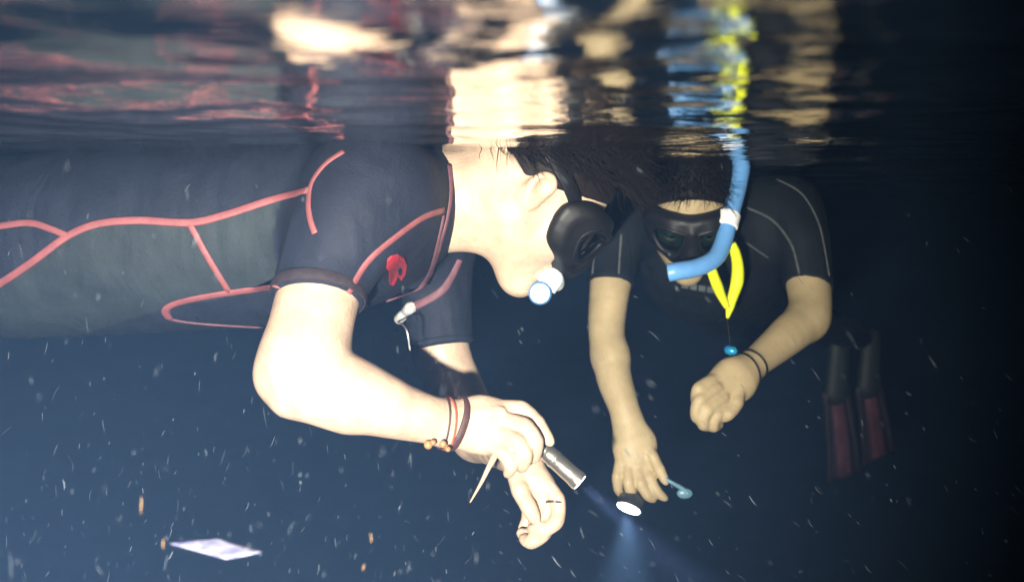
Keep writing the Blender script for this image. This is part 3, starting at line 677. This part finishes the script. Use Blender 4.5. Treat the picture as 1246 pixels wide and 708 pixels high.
# fins on the trailing feet
def fin(x0, y0, x1, y1, d, label):
    t = empty('dive_fin', PX(x0, y0-60, d), label, 'fin', 'pair of fins')
    a, b = PX(x0, y0, d), PX(x1, y1, d+.06); ax = unit(b-a); lat = unit(RIGHT-ax*np.dot(RIGHT, ax)+np.array([0, .35, 0])); lat = unit(lat-ax*np.dot(lat, ax)); nm = np.cross(ax, lat)
    V, F = [], []; n = 14
    for i in range(n):
        q = i/(n-1); w = .040+.016*q; c = a+(b-a)*q-nm*.02*q*q
        for s_, o_ in ((-1, .003), (-.33, .002), (.33, .002), (1, .003)): V += [c+lat*w*s_+nm*o_, c+lat*w*s_-nm*o_]
    for i in range(n-1):
        for k in range(3):
            p = i*8+k*2; q = p+8; F += [(p, p+2, q+2, q), (p+1, q+1, q+3, p+3)]
        F += [(i*8, i*8+8, i*8+9, i*8+1), (i*8+6, i*8+7, i*8+15, i*8+14)]
    F += [(0, 1, 3, 2), (2, 3, 5, 4), (4, 5, 7, 6)]; e = (n-1)*8; F += [(e, e+2, e+3, e+1), (e+2, e+4, e+5, e+3), (e+4, e+6, e+7, e+5)]
    me = from_py('blade', V, F); bm = bmesh.new(); bm.from_mesh(me); bmesh.ops.recalc_face_normals(bm, faces=bm.faces); bm.to_mesh(me); bm.free()
    link('blade', me, M['finblack'], t)
    for s_ in (-1, 1):
        pts = [a+(b-a)*q-nm*.02*q*q+lat*s_*(.039+.016*q) for q in np.linspace(-.05, 1, 16)]
        tube('rail', pts, np.linspace(.011, .008, 16), M['finblack'], t, k=8)
    pts = [a+(b-a)*q-nm*.02*q*q-nm*.004*0 for q in np.linspace(-.05, .97, 16)]
    sgn = 1 if np.dot(nm, FWD) < 0 else -1
    tube('centre_stripe', [p_+nm*sgn*.004 for p_ in pts], np.linspace(.022, .028, 16), M['finred'], t, k=10, flat=(1, .25), nrm=[nm]*16)
    link('foot_pocket', Shape().group([cone(PX(x0+4, y0-58, d-.02), a, .034, .042, .02, n=nm, s=.7)]).mesh('foot_pocket', .005), M['fingrey'], t)
fin(1017, 478, 1032, 584, 3.50, 'dark fin with long red stripe, the nearer of the pair at right')
fin(1056, 470, 1074, 560, 3.58, 'fainter dark fin with red stripe, right of its twin')

# ------------------------------------------------------------------ drifting bits
V, F = [], []
cs = catmull([(0, 0, 0), (1, 0, 0)], 1)
corn = [PX(205, 661, .95), PX(266, 653, .965), PX(320, 672, .955), PX(275, 680, .94)]
n = 9
for layer in (0, 1):
    for i in range(n):
        for j in range(n):
            u_, v_ = i/(n-1), j/(n-1)
            p = (corn[0]*(1-u_)+corn[1]*u_)*(1-v_)+(corn[3]*(1-u_)+corn[2]*u_)*v_
            p = p+np.array([0, 0, .0010*math.sin(u_*5)*math.sin(v_*3+.5)+.0006*layer]); V.append(p)
for layer in (0, 1):
    for i in range(n-1):
        for j in range(n-1):
            q = layer*n*n+i*n+j; F.append((q, q+1, q+n+1, q+n) if layer else (q, q+n, q+n+1, q+1))
for i in range(n-1):
    for (p, q) in ((i, i+1), ((n-1)*n+i+1, (n-1)*n+i), ((i+1)*n, i*n), (i*n+n-1, (i+1)*n+n-1)): F.append((p, q, q+n*n, p+n*n))
tag(link('plastic_scrap', from_py('plastic_scrap', V, F), M['scrap']), 'white scrap of plastic film drifting at lower left', 'litter')

def flecks(name, spots, material, label):
    V, F = [], []
    for p, dr, L, r in spots:
        bend = rng.normal(size=3)*L*.05
        pts = [p+dr*L*(t-.5)+bend*math.sin(t*math.pi) for t in (0, .33, .66, 1)]
        v, f = tube_data(pts, [r*.4, r, r, r*.3], k=4); b = len(V); V += v.tolist(); F += [tuple(b+x for x in q) for q in f]
    return tag(link(name, from_py(name, V, F), material), label, 'particles', kind='stuff')
sp = []
for i in range(1050):
    d = rng.uniform(.7, 2.6); x = rng.uniform(-60, 1300); y = rng.uniform(200, 730) if rng.random() < .45 else 730-abs(rng.normal())*150
    if rng.random() < .6 and x > 650: continue
    ang = rng.normal(-.15 if x < 600 else .65, .25); dr = unit(RIGHT*math.sin(ang)+UP*-math.cos(ang)+FWD*rng.normal()*.3)
    sp.append((PX(x, y, d), dr, (3+4*rng.exponential())*d/FPX*1.3, (.17+.15*rng.exponential())*d/FPX*1.3))
pp = np.array([q[0] for q in sp]); keep = (b1.field(pp) > .10) & (b2s.field(pp) > .10) & (s1.field(pp) > .03)
sp = [q for q, k_ in zip(sp, keep) if k_]
flecks('plankton', sp, M['fleck'], 'pale specks and threads of plankton drifting through the water')
sp = [(PX(x, y, d), unit(RIGHT*a+UP), L*d/FPX, r*d/FPX) for x, y, d, a, L, r in ((172, 614, .9, .05, 22, .9), (199, 661, .9, .05, 13, .9), (451, 654, .95, -.1, 12, .8), (443, 690, .95, .3, 8, .9))]
flecks('tan_flakes', sp, M['fleck_tan'], 'few tan flakes drifting near the white scrap')

# ------------------------------------------------------------------ the water's murk
me = bpy.data.meshes.new('haze'); bm = bmesh.new(); bmesh.ops.create_cube(bm, size=1.0)
bmesh.ops.scale(bm, verts=bm.verts, vec=(130, 140, 5.6)); bmesh.ops.translate(bm, verts=bm.verts, vec=(0, 25, -2.0)); bm.to_mesh(me); bm.free()
mv = bpy.data.materials.new('sea_murk'); mv.use_nodes = True; n = mv.node_tree; n.nodes.clear()
pv = n.nodes.new('ShaderNodeVolumePrincipled'); pv.inputs['Color'].default_value = (.21, .42, .88, 1); pv.inputs['Density'].default_value = .031
pv.inputs['Anisotropy'].default_value = 0.0; pv.inputs['Absorption Color'].default_value = (.2, .5, .6, 1)
o = n.nodes.new('ShaderNodeOutputMaterial'); n.links.new(pv.outputs[0], o.inputs['Volume'])
tag(link('haze', me, mv, smooth=False), kind='stuff')
